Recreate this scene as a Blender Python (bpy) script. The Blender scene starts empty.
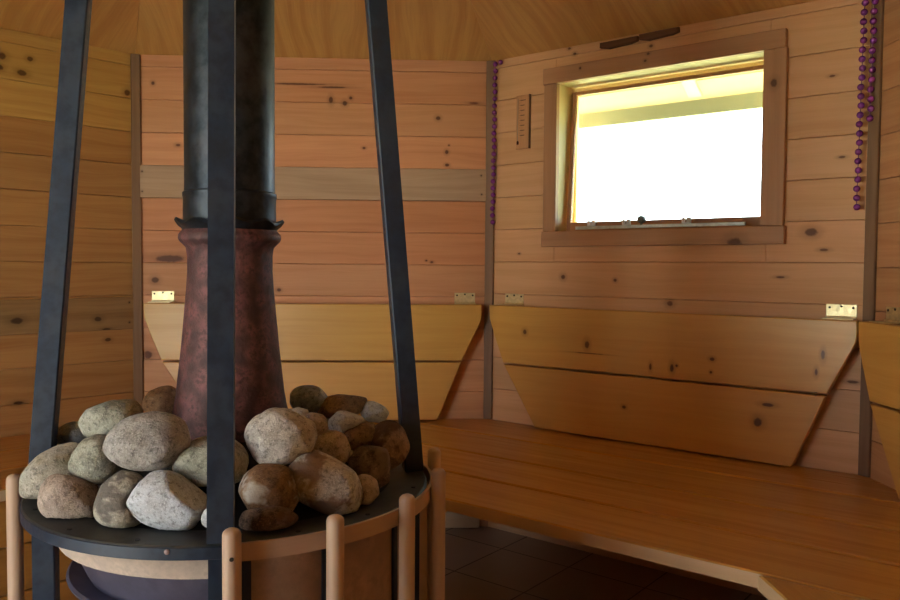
import bpy, bmesh, math, random
from mathutils import Vector, Matrix, noise
R = math.radians
sc = bpy.context.scene
COL = sc.collection
rng = random.Random(7)

# ------------------------------------------------------------------ camera
cam_d = bpy.data.cameras.new('camera'); cam = bpy.data.objects.new('camera', cam_d); COL.objects.link(cam)
cam_d.sensor_width = 36.0; cam_d.lens = 31.94; cam_d.clip_start = 0.02
rx, ux, fx = Vector((.99896, -.04498, .00735)), Vector((-.00546, .04209, .99910)), Vector((.04525, .99810, -.04180))
cam.matrix_world = Matrix(((rx.x, ux.x, -fx.x, .3376), (rx.y, ux.y, -fx.y, -1.3047), (rx.z, ux.z, -fx.z, .91), (0, 0, 0, 1)))
sc.camera = cam
# ------------------------------------------------------------------ daylight
world = bpy.data.worlds.new('daylight'); sc.world = world; world.use_nodes = True
bgn = world.node_tree.nodes['Background']
bgn.inputs['Color'].default_value = (.80, .885, 1.0, 1)
_t = world.node_tree; _g = _t.nodes.new('ShaderNodeNewGeometry'); _s = _t.nodes.new('ShaderNodeSeparateXYZ'); _t.links.new(_g.outputs['Incoming'], _s.inputs[0])
_m = _t.nodes.new('ShaderNodeMapRange'); _m.inputs['From Min'].default_value = 0; _m.inputs['From Max'].default_value = -.55     # hazy sky, brightest at the horizon
_m.inputs['To Min'].default_value = 1; _m.inputs['To Max'].default_value = 0; _t.links.new(_s.outputs[2], _m.inputs['Value'])
_p = _t.nodes.new('ShaderNodeMath'); _p.operation = 'POWER'; _p.inputs[1].default_value = 2.2; _t.links.new(_m.outputs[0], _p.inputs[0])
_a = _t.nodes.new('ShaderNodeMath'); _a.operation = 'MULTIPLY_ADD'; _a.inputs[1].default_value = 9.5; _a.inputs[2].default_value = 3.3
_t.links.new(_p.outputs[0], _a.inputs[0]); _t.links.new(_a.outputs[0], bgn.inputs['Strength'])
sun_d = bpy.data.lights.new('sun', 'SUN'); sun = bpy.data.objects.new('sun', sun_d); COL.objects.link(sun)
sun_d.energy = 225.0; sun_d.angle = R(3); sun_d.color = (1, .96, .88)
sun.rotation_euler = (R(25), 0, R(128))         # high in the north-east, kept off the window by the eaves
sc.view_settings.view_transform = 'Standard'; sc.view_settings.look = 'None'
sc.view_settings.gamma = 1; sc.view_settings.use_curve_mapping = False
sc.view_settings.exposure = 0.0
sc.cycles.max_bounces = 10; sc.cycles.diffuse_bounces = 6; sc.cycles.glossy_bounces = 4
sc.cycles.transmission_bounces = 6; sc.cycles.caustics_reflective = False; sc.cycles.caustics_refractive = False
sc.cycles.sample_clamp_indirect = 8.0
def portal(name, loc, normal, w, h):
    d = bpy.data.lights.new(name, 'AREA'); o = bpy.data.objects.new(name, d); COL.objects.link(o)
    d.shape = 'RECTANGLE'; d.size = w; d.size_y = h; d.cycles.is_portal = True
    o.location = loc; o.rotation_euler = Vector(normal).to_track_quat('-Z', 'Y').to_euler()
    return o

# ------------------------------------------------------------------ materials
def nt(name):
    m = bpy.data.materials.new(name); m.use_nodes = True
    t = m.node_tree; b = t.nodes['Principled BSDF']
    return m, t, b
def N(t, typ, **kw):
    n = t.nodes.new(typ)
    for k, v in kw.items(): setattr(n, k, v)
    return n
def L(t, a, b): t.links.new(a, b)
def math_n(t, op, a, b=None, c=None, clamp=False):
    n = N(t, 'ShaderNodeMath', operation=op, use_clamp=clamp)
    for i, v in enumerate((a, b, c)):
        if v is None: continue
        if isinstance(v, (int, float)): n.inputs[i].default_value = v
        else: L(t, v, n.inputs[i])
    return n.outputs[0]
def mixc(t, f, a, b, mode='MIX'):
    n = N(t, 'ShaderNodeMix', data_type='RGBA', blend_type=mode)
    for i, v in ((0, f), (6, a), (7, b)):
        if isinstance(v, (int, float)): n.inputs[i].default_value = v
        elif isinstance(v, tuple): n.inputs[i].default_value = (*v[:3], 1)
        else: L(t, v, n.inputs[i])
    return n.outputs[2]
def noise_n(t, vec, scale, detail=4, rough=.55, dist=0.0):
    n = N(t, 'ShaderNodeTexNoise'); n.inputs['Scale'].default_value = scale; n.inputs['Detail'].default_value = detail
    n.inputs['Roughness'].default_value = rough; n.inputs['Distortion'].default_value = dist
    if vec is not None: L(t, vec, n.inputs['Vector'])
    return n.outputs[0]
def ramp(t, f, a, b, lo=0.0, hi=1.0):
    n = N(t, 'ShaderNodeMapRange', interpolation_type='SMOOTHSTEP')
    n.inputs['From Min'].default_value = a; n.inputs['From Max'].default_value = b
    n.inputs['To Min'].default_value = lo; n.inputs['To Max'].default_value = hi
    L(t, f, n.inputs['Value']); return n.outputs[0]
def scale_v(t, vec, s):
    n = N(t, 'ShaderNodeVectorMath', operation='MULTIPLY'); L(t, vec, n.inputs[0]); n.inputs[1].default_value = s
    return n.outputs[0]

def wood(name, base, dark, rough=.5, knots=(), grain=1.0, coat=0.0, rand_knots=.5, spec=.4):
    """Boards: grain runs along UV 'grain' u; 'tint' is each board's own colour; listed knots sit at UV 'place'."""
    m, t, b = nt(name)
    uv = N(t, 'ShaderNodeUVMap', uv_map='grain').outputs[0]
    tint = N(t, 'ShaderNodeVertexColor', layer_name='tint').outputs[0]
    warp = noise_n(t, scale_v(t, uv, (2.0, 9.0, 1)), 1.0, 2, .5)
    comb = N(t, 'ShaderNodeVectorMath', operation='MULTIPLY_ADD')
    cv = N(t, 'ShaderNodeCombineXYZ'); L(t, warp, cv.inputs[1])
    L(t, cv.outputs[0], comb.inputs[0]); comb.inputs[1].default_value = (1, .06, 1); L(t, uv, comb.inputs[2])
    uvw = comb.outputs[0]
    g1 = noise_n(t, scale_v(t, uvw, (1.6, 42.0, 1)), 1.0, 4, .6)
    g2 = noise_n(t, scale_v(t, uvw, (6.0, 260.0, 1)), 1.0, 3, .6)
    g3 = noise_n(t, scale_v(t, uvw, (1.1, 9.0, 1)), 1.0, 3, .5, .6)
    f = math_n(t, 'ADD', math_n(t, 'MULTIPLY', ramp(t, g1, .35, .7), .55 * grain), math_n(t, 'MULTIPLY', ramp(t, g2, .35, .75), .22 * grain))
    f = math_n(t, 'ADD', f, math_n(t, 'MULTIPLY', ramp(t, g3, .45, .75), .35 * grain), clamp=True)
    c = mixc(t, f, base, dark)
    kd = (dark[0] * .20, dark[1] * .14, dark[2] * .12)
    # small scattered pin knots
    vo = N(t, 'ShaderNodeTexVoronoi', feature='F1'); vo.inputs['Scale'].default_value = 1.0
    L(t, scale_v(t, uv, (2.3, 7.0, 1)), vo.inputs['Vector'])
    cut = noise_n(t, scale_v(t, uv, (1.3, 2.0, 1)), 1.0, 1)
    pk = math_n(t, 'MULTIPLY', ramp(t, vo.outputs['Distance'], .018, .05, 1, 0), ramp(t, cut, .55, .6))
    c = mixc(t, math_n(t, 'MULTIPLY', pk, rand_knots), c, kd)
    if knots:
        pl = N(t, 'ShaderNodeUVMap', uv_map='place').outputs[0]
        kn = noise_n(t, scale_v(t, pl, (60, 60, 1)), 1.0, 3)
        core = halo = None
        for (u, z, ru, rz) in knots:
            s = N(t, 'ShaderNodeVectorMath', operation='SUBTRACT'); L(t, pl, s.inputs[0]); s.inputs[1].default_value = (u, z, 0)
            q = N(t, 'ShaderNodeVectorMath', operation='LENGTH'); L(t, scale_v(t, s.outputs[0], (1 / ru, 1 / rz, 0)), q.inputs[0])
            dd = q.outputs['Value']
            core = dd if core is None else math_n(t, 'MINIMUM', core, dd)
        cored = math_n(t, 'ADD', core, math_n(t, 'MULTIPLY', kn, .7))
        halo = ramp(t, cored, 1.2, 3.2, .38, 0)
        c = mixc(t, halo, c, tuple(v * .45 for v in dark))
        c = mixc(t, ramp(t, cored, 1.0, 1.55, .9, 0), c, kd)
    c = mixc(t, 1.0, c, tint, 'MULTIPLY')
    L(t, c, b.inputs['Base Color'])
    L(t, ramp(t, g1, .2, .8, rough - .07, rough + .1), b.inputs['Roughness'])
    b.inputs['Specular IOR Level'].default_value = spec
    b.inputs['Coat Weight'].default_value = coat; b.inputs['Coat Roughness'].default_value = .25
    bp = N(t, 'ShaderNodeBump'); bp.inputs['Strength'].default_value = .18; bp.inputs['Distance'].default_value = .002
    L(t, g1, bp.inputs['Height']); L(t, bp.outputs[0], b.inputs['Normal'])
    return m

def metal(name, col, rough=.45, metallic=.8, var=.35, scale=30, rust=None, rust_amt=.5, bump=.1):
    m, t, b = nt(name)
    tc = N(t, 'ShaderNodeTexCoord').outputs['Object']
    n1 = noise_n(t, tc, scale, 6, .65); n2 = noise_n(t, tc, scale * .25, 4, .6)
    c = mixc(t, ramp(t, n1, .3, .7), tuple(v * (1 - var) for v in col), tuple(min(1, v * (1 + var)) for v in col))
    if rust is not None:
        c = mixc(t, math_n(t, 'MULTIPLY', ramp(t, n2, .42, .62), rust_amt), c, rust)
    L(t, c, b.inputs['Base Color']); b.inputs['Metallic'].default_value = metallic
    L(t, ramp(t, n1, .2, .8, rough - .1, rough + .15), b.inputs['Roughness'])
    bp = N(t, 'ShaderNodeBump'); bp.inputs['Strength'].default_value = bump; bp.inputs['Distance'].default_value = .002
    L(t, n1, bp.inputs['Height']); L(t, bp.outputs[0], b.inputs['Normal'])
    return m

def stone_mat(name, c1, c2, speck=.5, stain=None, stain_lo=.5, seed=0.0, rough=.85, fine=(.02, .02, .018)):
    m, t, b = nt(name)
    tc = N(t, 'ShaderNodeTexCoord').outputs['Object']
    mp = N(t, 'ShaderNodeMapping'); L(t, tc, mp.inputs[0]); mp.inputs['Location'].default_value = (seed, seed * 1.7, seed * .3)
    v = mp.outputs[0]
    n1 = noise_n(t, v, 38, 7, .72, .4); n2 = noise_n(t, v, 140, 4, .72); n3 = noise_n(t, v, 14, 4, .6, .3); n4 = noise_n(t, v, 420, 2, .6)
    c = mixc(t, ramp(t, n1, .36, .66), c1, c2)
    c = mixc(t, math_n(t, 'MULTIPLY', ramp(t, n2, .5, .66), speck), c, tuple(x * .3 for x in c2))
    c = mixc(t, math_n(t, 'MULTIPLY', ramp(t, n4, .56, .66), speck * .6), c, tuple(min(1, x * 1.5) for x in c1))
    if stain: c = mixc(t, ramp(t, n3, stain_lo, stain_lo + .08), c, stain)
    L(t, c, b.inputs['Base Color']); b.inputs['Roughness'].default_value = rough
    h = math_n(t, 'ADD', math_n(t, 'MULTIPLY', n1, .8), math_n(t, 'MULTIPLY', n2, .5))
    bp = N(t, 'ShaderNodeBump'); bp.inputs['Strength'].default_value = .9; bp.inputs['Distance'].default_value = .006
    L(t, h, bp.inputs['Height']); L(t, bp.outputs[0], b.inputs['Normal'])
    return m
def plain(name, col, rough=.5, metallic=0.0, **kw):
    m, t, b = nt(name); b.inputs['Base Color'].default_value = (*col, 1)
    b.inputs['Roughness'].default_value = rough; b.inputs['Metallic'].default_value = metallic
    for k, v in kw.items(): b.inputs[k].default_value = v
    return m

# ------------------------------------------------------------------ object helpers
WL = {}
def place(o, loc, parent):
    if parent is not None:
        o.parent = parent; o.location = Vector(loc) - WL[parent.name]
    else: o.location = loc
    WL[o.name] = Vector(loc)
def new_bm():
    bm = bmesh.new(); bm.loops.layers.uv.new('grain'); bm.loops.layers.uv.new('place'); bm.loops.layers.float_color.new('tint')
    return bm
def finish(name, bm, mats, parent=None, loc=None, smooth=False, angle=40):
    """One mesh object from a bmesh in world coordinates; its origin goes to loc (or its parent's)."""
    if loc is None: loc = WL[parent.name] if parent is not None else (0, 0, 0)
    loc = Vector(loc)
    bmesh.ops.translate(bm, vec=-loc, verts=bm.verts)
    me = bpy.data.meshes.new(name); bm.to_mesh(me); bm.free()
    for m in (mats if isinstance(mats, (list, tuple)) else [mats]): me.materials.append(m)
    if smooth:
        me.polygons.foreach_set('use_smooth', [True] * len(me.polygons))
        if angle < 180: me.set_sharp_from_angle(angle=R(angle))
    o = bpy.data.objects.new(name, me); COL.objects.link(o); place(o, loc, parent)
    return o
def thing(name, loc, label=None, cat=None, group=None, parent=None):
    o = bpy.data.objects.new(name, None); COL.objects.link(o); o.empty_display_size = .05; place(o, loc, parent)
    if label: tag(o, label, cat, group)
    return o
def tag(o, label=None, cat=None, group=None, kind=None):
    if label: o['label'] = label
    if cat: o['category'] = cat
    if group: o['group'] = group
    if kind: o['kind'] = kind
    return o
def struct(o, label=None):
    o['kind'] = 'structure'
    if label: o['label'] = label
    return o

BZ_ = Vector((0, 0, 1))
class Frame:
    """A wall's own axes: u along the wall (left to right seen from inside), z up, d into the room."""
    def __init__(s, A, B):
        s.A = Vector((A[0], A[1], 0)); e = Vector((B[0] - A[0], B[1] - A[1], 0)); s.len = e.length; s.e = e / s.len
        s.n = Vector((s.e.y, -s.e.x, 0)); s.Z = Vector((0, 0, 1))
    def p(s, u, z, d=0.0): return s.A + s.e * u + s.Z * z + s.n * d

def area2(poly): return sum(poly[i][0] * poly[(i + 1) % len(poly)][1] - poly[(i + 1) % len(poly)][0] * poly[i][1] for i in range(len(poly)))
def clip(poly, a, b, c):
    """keep a*x+b*y<=c"""
    out = []
    for i in range(len(poly)):
        P, Q = poly[i], poly[(i + 1) % len(poly)]
        fp, fq = a * P[0] + b * P[1] - c, a * Q[0] + b * Q[1] - c
        if fp <= 0: out.append(P)
        if (fp < 0 < fq) or (fq < 0 < fp):
            k = fp / (fp - fq); out.append((P[0] + (Q[0] - P[0]) * k, P[1] + (Q[1] - P[1]) * k))
    return out
def inset(poly, b):
    n = len(poly); out = []
    for i in range(n):
        p0, p1, p2 = Vector(poly[i - 1]), Vector(poly[i]), Vector(poly[(i + 1) % n])
        e1 = (p1 - p0).normalized(); e2 = (p2 - p1).normalized()
        n1 = Vector((-e1.y, e1.x)); n2 = Vector((-e2.y, e2.x)); k = n1 + n2
        if k.length < 1e-5: out.append(p1 + n1 * b); continue
        out.append(p1 + k * (b / max(.3, 1 + n1.dot(n2))))
    return [(v.x, v.y) for v in out]
def prism(bm, poly, O, ax, ay, az, T, b=.002, tint=(1, 1, 1), place_uv=True, side_mat=0, off=None, grain_ax=0, base=0.0):
    """Board: convex outline poly in (ax, ay), from base to T along az, front edges eased by b."""
    if len(poly) < 3: return
    poly = list(poly)
    if area2(poly) < 0: poly.reverse()
    flip = ax.cross(ay).dot(az) < 0
    g, pl, tn = bm.loops.layers.uv['grain'], bm.loops.layers.uv['place'], bm.loops.layers.float_color['tint']
    off = off or (rng.uniform(0, 40), rng.uniform(0, 40))
    rings = [(poly, base), (poly, T - b), (inset(poly, b), T)]
    vs = [[bm.verts.new(O + ax * x + ay * y + az * h) for x, y in P] for P, h in rings]
    n = len(poly)
    def face(vl, uvs, mi=0):
        if flip: vl = vl[::-1]; uvs = uvs[::-1]
        f = bm.faces.new(vl); f.material_index = mi
        for l, (x, y) in zip(f.loops, uvs):
            l[g].uv = (x + off[0], y + off[1]) if grain_ax == 0 else (y + off[0], x + off[1])
            l[pl].uv = (x, y); l[tn] = (*tint, 1)
    face(vs[2], rings[2][0]); face(vs[0][::-1], poly[::-1])
    for r in (0, 1):
        for i in range(n):
            j = (i + 1) % n
            q = [vs[r][i], vs[r][j], vs[r + 1][j], vs[r + 1][i]]
            h0, h1 = rings[r][1], rings[r + 1][1]
            P = rings[r][0]; Qp = rings[r + 1][0]
            if abs(P[j][0] - P[i][0]) > abs(P[j][1] - P[i][1]): uvs = [(P[i][0], P[i][1] + h0), (P[j][0], P[j][1] + h0), (Qp[j][0], Qp[j][1] + h1), (Qp[i][0], Qp[i][1] + h1)]
            else: uvs = [(P[i][0] + h0, P[i][1]), (P[j][0] + h0, P[j][1]), (Qp[j][0] + h1, Qp[j][1]), (Qp[i][0] + h1, Qp[i][1])]
            face(q, uvs, side_mat if r == 0 else 0)
def rect(x0, y0, x1, y1): return [(x0, y0), (x1, y0), (x1, y1), (x0, y1)]
def wall_box(bm, F, u0, u1, z0, z1, d0, d1, b=.0015, **kw):
    if 'grain_ax' not in kw: kw['grain_ax'] = 0 if (u1 - u0) >= (z1 - z0) else 1
    prism(bm, rect(u0, z0, u1, z1), F.A + F.n * 0, F.e, F.Z, F.n, d1, b, base=d0, **kw)
def bar(bm, P, Q, w, t, side, b=.001, tint=(1, 1, 1)):
    """rectangular bar from P to Q, width w along side, thickness t across"""
    P, Q = Vector(P), Vector(Q); ax = (Q - P); Ln = ax.length; ax /= Ln
    az = ax.cross(Vector(side)).normalized(); ay = az.cross(ax).normalized()
    prism(bm, rect(0, -w / 2, Ln, w / 2), P - az * (t / 2), ax, ay, az, t, b, tint=tint)
def lathe(bm, prof, c, segs=64, a0=0.0, a1=360.0, wob=None):
    g, tn = bm.loops.layers.uv['grain'], bm.loops.layers.float_color['tint']
    full = abs(a1 - a0) >= 360; n = segs if full else segs + 1; rows = []
    for (r, z) in prof:
        row = []
        for i in range(n):
            a = R(a0 + (a1 - a0) * i / segs); rr, zz = (r, z) if wob is None else wob(r, z, a)
            row.append(bm.verts.new((c[0] + rr * math.cos(a), c[1] + rr * math.sin(a), zz)))
        rows.append(row)
    for k in range(len(rows) - 1):
        for i in range(segs):
            j = (i + 1) % n
            f = bm.faces.new((rows[k][i], rows[k][j], rows[k + 1][j], rows[k + 1][i]))
            rm = prof[k][0]
            uvs = [(R(a0 + (a1 - a0) * ii / segs) * rm, prof[kk][1]) for ii, kk in ((i, k), (i + 1, k), (i + 1, k + 1), (i, k + 1))]
            for l, q in zip(f.loops, uvs): l[g].uv = q; l[tn] = (1, 1, 1, 1)
    return rows
def rod(bm, P, Q, r, segs=16, dome=0.0):
    """round bar from P to Q with a domed end at Q"""
    P, Q = Vector(P), Vector(Q); ax = (Q - P).normalized(); s = ax.orthogonal().normalized(); t2 = ax.cross(s)
    Ln = (Q - P).length; prof = [(0, 0), (r, 0), (r, Ln - dome)]
    if dome > 0:
        for k in range(1, 5): a = R(90 * k / 4); prof.append((max(r * math.cos(a), 1e-5), Ln - dome + dome * math.sin(a)))
    else: prof.append((0, Ln))
    g, tn = bm.loops.layers.uv['grain'], bm.loops.layers.float_color['tint']
    o = (rng.uniform(0, 30), rng.uniform(0, 30)); rows = []
    for (rr, h) in prof:
        rows.append([bm.verts.new(P + ax * h + (s * math.cos(2 * math.pi * i / segs) + t2 * math.sin(2 * math.pi * i / segs)) * max(rr, 1e-5)) for i in range(segs)])
    for k in range(len(rows) - 1):
        for i in range(segs):
            j = (i + 1) % segs; f = bm.faces.new((rows[k][i], rows[k][j], rows[k + 1][j], rows[k + 1][i]))
            for l, (ii, kk) in zip(f.loops, ((i, k), (i + 1, k), (i + 1, k + 1), (i, k + 1))):
                l[g].uv = (prof[kk][1] + o[0], 2 * math.pi * r * ii / segs + o[1]); l[tn] = (1, 1, 1, 1)
def jit(c, a=.08, h=.03):
    k = 1 + rng.uniform(-a, a); return (c[0] * k * (1 + rng.uniform(-h, h)), c[1] * k, c[2] * k * (1 + rng.uniform(-h, h)))

# ------------------------------------------------------------------ the octagonal room
PTS = [(-1.4773, .6298), (-.6, 1.4485), (.6, 1.4485), (1.4997, .6708), (1.4997, -.56), (.62, -1.43), (-.58, -1.43), (-1.4773, -.56)]
NM = ['left', 'back', 'right', 'far_right', 'front_right', 'front', 'front_left', 'far_left']
FR = {NM[i]: Frame(PTS[i], PTS[(i + 1) % 8]) for i in range(8)}
Z_TOP = 1.615; STEP = .1095; SLOPE = .60; Z_B = .383
WIN = (.267, .913, 1.027, 1.500)
DOOR = (.22, .95, .06, 1.46)

pine = (.60, .33, .165); pine_d = (.40, .175, .07)
KN = {
 'right': [(1.04, 1.008, .016, .011), (1.073, .961, .011, .004), (.29, .879, .008, .008), (.474, .872, .006, .005), (.653, .806, .010, .008), (.964, .888, .012, .003),
           (1.081, 1.411, .008, .003), (1.11, 1.2, .009, .003), (.302, 1.607, .006, .004), (.322, 1.587, .006, .005), (.579, 1.57, .006, .005), (1.15, .62, .014, .004), (.12, .955, .005, .003)],
 'back': [(.548, 1.524, .09, .003), (.66, 1.515, .05, .003), (.653, 1.472, .007, .012), (.72, 1.48, .006, .006), (.70, 1.462, .008, .008), (1.017, 1.417, .008, .007), (.765, 1.312, .006, .004),
          (1.048, 1.302, .006, .007), (1.049, 1.258, .007, .005), (1.055, 1.325, .003, .003), (.058, 1.519, .006, .006), (.14, 1.313, .008, .005), (.06, .857, .012, .010), (.034, .602, .014, .014),
          (.11, .93, .05, .012), (.477, .826, .007, .006), (.999, .925, .006, .004), (.98, .93, .004, .003), (1.14, 1.47, .02, .003), (.23, .32, .008, .008)],
 'left': [(.848, 1.489, .014, .009), (.871, 1.536, .009, .007), (.793, 1.53, .012, .01), (.787, 1.495, .010, .008), (1.172, 1.481, .010, .010), (.823, .481, .014, .006), (.827, .376, .02, .006), (1.10, .66, .010, .006), (.66, 1.1, .01, .008)],
}
mat_wall = {
 'back': wood('pine_boards_back', (.66, .335, .17), (.50, .21, .09), .55, KN['back'], .8, .0, .35),
 'right': wood('pine_boards_right', (.70, .42, .225), (.55, .285, .13), .55, KN['right'], .75, .0, .35),
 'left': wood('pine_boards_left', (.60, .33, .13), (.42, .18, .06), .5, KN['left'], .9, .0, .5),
 'other': wood('pine_boards', (.60, .33, .17), (.42, .19, .085), .5, (), .8, .0, .5),
}
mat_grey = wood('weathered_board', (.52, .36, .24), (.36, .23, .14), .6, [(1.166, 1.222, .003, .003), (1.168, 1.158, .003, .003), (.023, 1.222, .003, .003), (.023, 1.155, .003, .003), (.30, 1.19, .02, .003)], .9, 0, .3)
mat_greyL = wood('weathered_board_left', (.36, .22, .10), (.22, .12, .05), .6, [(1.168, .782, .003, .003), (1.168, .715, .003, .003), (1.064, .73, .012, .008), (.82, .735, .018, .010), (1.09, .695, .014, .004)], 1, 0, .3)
mat_trim = wood('window_trim_pine', (.50, .28, .15), (.36, .18, .085), .5, [(.941, 1.409, .009, .011), (.845, .981, .020, .016), (.352, 1.534, .004, .004), (.579, 1.543, .005, .004), (.57, 1.524, .005, .004)], .8, 0, .2)
mat_strip = wood('corner_strip', (.25, .15, .09), (.16, .09, .05), .6, (), .8, 0, .2)
mat_jamb = wood('pale_jamb_pine', (.80, .66, .38), (.70, .54, .26), .5, (), .5, 0, .15)
mat_sash = wood('sash_brown', (.42, .21, .10), (.30, .13, .06), .4, (), .6, 0, .1)
mat_back = wood('varnished_backrest_pine', (.66, .365, .095), (.53, .25, .05), .38, [(.931, .496, .011, .012), (.956, .546, .016, .005), (.538, .492, .006, .005), (.182, .698, .007, .008), (.41, .672, .008, .012), (.686, .622, .006, .012), (1.09, .69, .005, .012), (1.075, .644, .004, .009), (.42, .645, .05, .0015), (.62, .62, .004, .010), (.70, .63, .004, .004), (.80, .62, .004, .004), (.802, .657, .007, .005)], .6, .25, .5)
mat_back2 = wood('varnished_backrest_pine_plain', (.66, .365, .095), (.53, .25, .05), .38, (), .6, .25, .6)
mat_bench = wood('varnished_bench_pine', (.54, .285, .070), (.37, .165, .034), .33, (), .9, .3, .8)
mat_raw = wood('bench_edge_pine', (.62, .42, .24), (.48, .29, .15), .6, (), .5, 0, .2)
mat_dowel = wood('pale_dowel_wood', (.56, .38, .26), (.45, .28, .18), .5, (), .5, 0, .1)
mat_hoop = wood('hoop_plywood', (.48, .33, .24), (.38, .24, .16), .5, (), .5, 0, .1)
mat_out = wood('fascia_board', (.25, .285, .27), (.21, .24, .215), .6, (), .5, 0, .6)
mat_rafter = wood('rafter_wood', (.50, .44, .32), (.44, .36, .24), .6, (), .5, 0, .3)

pinkish, warm, pale, browny, yellow = (1, .97, .95), (1.06, 1, .9), (1.1, 1.12, 1.15), (.82, .78, .75), (1.12, 1.28, 1.05)
def row_tint(side, k, zc):
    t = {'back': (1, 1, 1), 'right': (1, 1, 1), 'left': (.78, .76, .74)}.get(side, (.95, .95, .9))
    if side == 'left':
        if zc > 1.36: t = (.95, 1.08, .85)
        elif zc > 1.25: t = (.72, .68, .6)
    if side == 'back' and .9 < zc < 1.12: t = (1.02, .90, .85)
    return jit(t, .09, .03)
def build_wall(side):
    F = FR[side]; Lw = F.len; phase = .818 if side == 'right' else .806
    hole = WIN if side == 'right' else DOOR if side == 'front_left' else None
    bm = new_bm(); k0 = int(phase / STEP) + 1; z = phase - k0 * STEP; k = 0
    hz = None
    if hole: hz = (hole[0] - .012, hole[1] + .012, hole[2] - .012, hole[3] + .012)
    while z < Z_TOP - .004:
        z0, z1 = max(z, 0), min(z + STEP, Z_TOP - .002)
        if z1 - z0 > .004:
            tint = row_tint(side, k, (z0 + z1) / 2); off = (rng.uniform(0, 40), rng.uniform(0, 40))
            pieces = []
            if hz and z0 < hz[3] and z1 > hz[2]:
                pieces += [(0, hz[0], z0, z1), (hz[1], Lw, z0, z1)]
                if z0 < hz[2] - .003: pieces.append((hz[0], hz[1], z0, hz[2]))
                if z1 > hz[3] + .003: pieces.append((hz[0], hz[1], hz[3], z1))
            else: pieces = [(0, Lw, z0, z1)]
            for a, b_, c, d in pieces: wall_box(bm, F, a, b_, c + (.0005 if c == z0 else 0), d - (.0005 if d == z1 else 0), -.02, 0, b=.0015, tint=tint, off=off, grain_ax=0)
        z += STEP; k += 1
    # outer skin of the wall
    zo = Z_TOP - .05
    parts = [(-.03, Lw + .03, 0, zo)]
    if hz: parts = [(-.03, hz[0], 0, zo), (hz[1], Lw + .03, 0, zo), (hz[0], hz[1], 0, hz[2]), (hz[0], hz[1], hz[3], zo)]
    for a, b_, c, d in parts:
        if d - c > .01: wall_box(bm, F, a, b_, c, d, -.085, -.021, b=.0015, tint=(.8, .8, .8), grain_ax=0)
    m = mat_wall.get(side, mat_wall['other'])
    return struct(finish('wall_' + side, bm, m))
for s in NM: build_wall(s)

# floor: square clay tiles laid on the skew
m_floor, t, b = nt('floor_tiles')
tc = N(t, 'ShaderNodeTexCoord').outputs['Object']
mp = N(t, 'ShaderNodeMapping', vector_type='TEXTURE'); L(t, tc, mp.inputs[0]); mp.inputs['Location'].default_value = (.463, 1.045, 0); mp.inputs['Rotation'].default_value = (0, 0, R(-41.2))
br = N(t, 'ShaderNodeTexBrick'); br.offset = 0; br.squash = 1; L(t, mp.outputs[0], br.inputs['Vector'])
br.inputs['Scale'].default_value = 1; br.inputs['Brick Width'].default_value = .248; br.inputs['Row Height'].default_value = .248; br.inputs['Mortar Size'].default_value = .0028; br.inputs['Mortar Smooth'].default_value = .2
br.inputs['Color1'].default_value = (.40, .31, .245, 1); br.inputs['Color2'].default_value = (.46, .36, .285, 1); br.inputs['Mortar'].default_value = (.10, .075, .06, 1)
nn = noise_n(t, tc, 5, 3, .5)
L(t, mixc(t, math_n(t, 'MULTIPLY', nn, .5), br.outputs['Color'], (.33, .25, .20)), b.inputs['Base Color'])
L(t, ramp(t, nn, .3, .7, .22, .27), b.inputs['Roughness'])
bp = N(t, 'ShaderNodeBump'); bp.inputs['Strength'].default_value = .4; bp.inputs['Distance'].default_value = .002; bp.invert = True
L(t, br.outputs['Fac'], bp.inputs['Height']); L(t, bp.outputs[0], b.inputs['Normal'])
bm = new_bm(); prism(bm, [(p[0] * 1.06, p[1] * 1.06) for p in PTS], Vector((0, 0, -.06)), Vector((1, 0, 0)), Vector((0, 1, 0)), Vector((0, 0, 1)), .06, .0005)
struct(finish('floor', bm, m_floor))

# ceiling: eight plywood leaves rising to the flue, carried out past the walls as eaves
m_ply, t, b = nt('ceiling_plywood')
uv = N(t, 'ShaderNodeUVMap', uv_map='grain').outputs[0]
w1 = noise_n(t, scale_v(t, uv, (3.0, 1.1, 1)), 1.0, 2, .5)
cv = N(t, 'ShaderNodeCombineXYZ'); L(t, w1, cv.inputs[0])
ad = N(t, 'ShaderNodeVectorMath', operation='MULTIPLY_ADD'); L(t, cv.outputs[0], ad.inputs[0]); ad.inputs[1].default_value = (.25, 0, 0); L(t, uv, ad.inputs[2])
g1 = noise_n(t, scale_v(t, ad.outputs[0], (26, 1.6, 1)), 1.0, 5, .62); g2 = noise_n(t, scale_v(t, ad.outputs[0], (150, 5, 1)), 1.0, 3, .6)
c = mixc(t, ramp(t, g1, .36, .66), (.63, .385, .125), (.52, .28, .08))
c = mixc(t, math_n(t, 'MULTIPLY', ramp(t, g2, .45, .7), .3), c, (.45, .23, .08))
L(t, c, b.inputs['Base Color']); b.inputs['Roughness'].default_value = .42; b.inputs['Coat Weight'].default_value = .35; b.inputs['Coat Roughness'].default_value = .3
bm = new_bm(); apex_z = Z_TOP + SLOPE * 1.45
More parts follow.
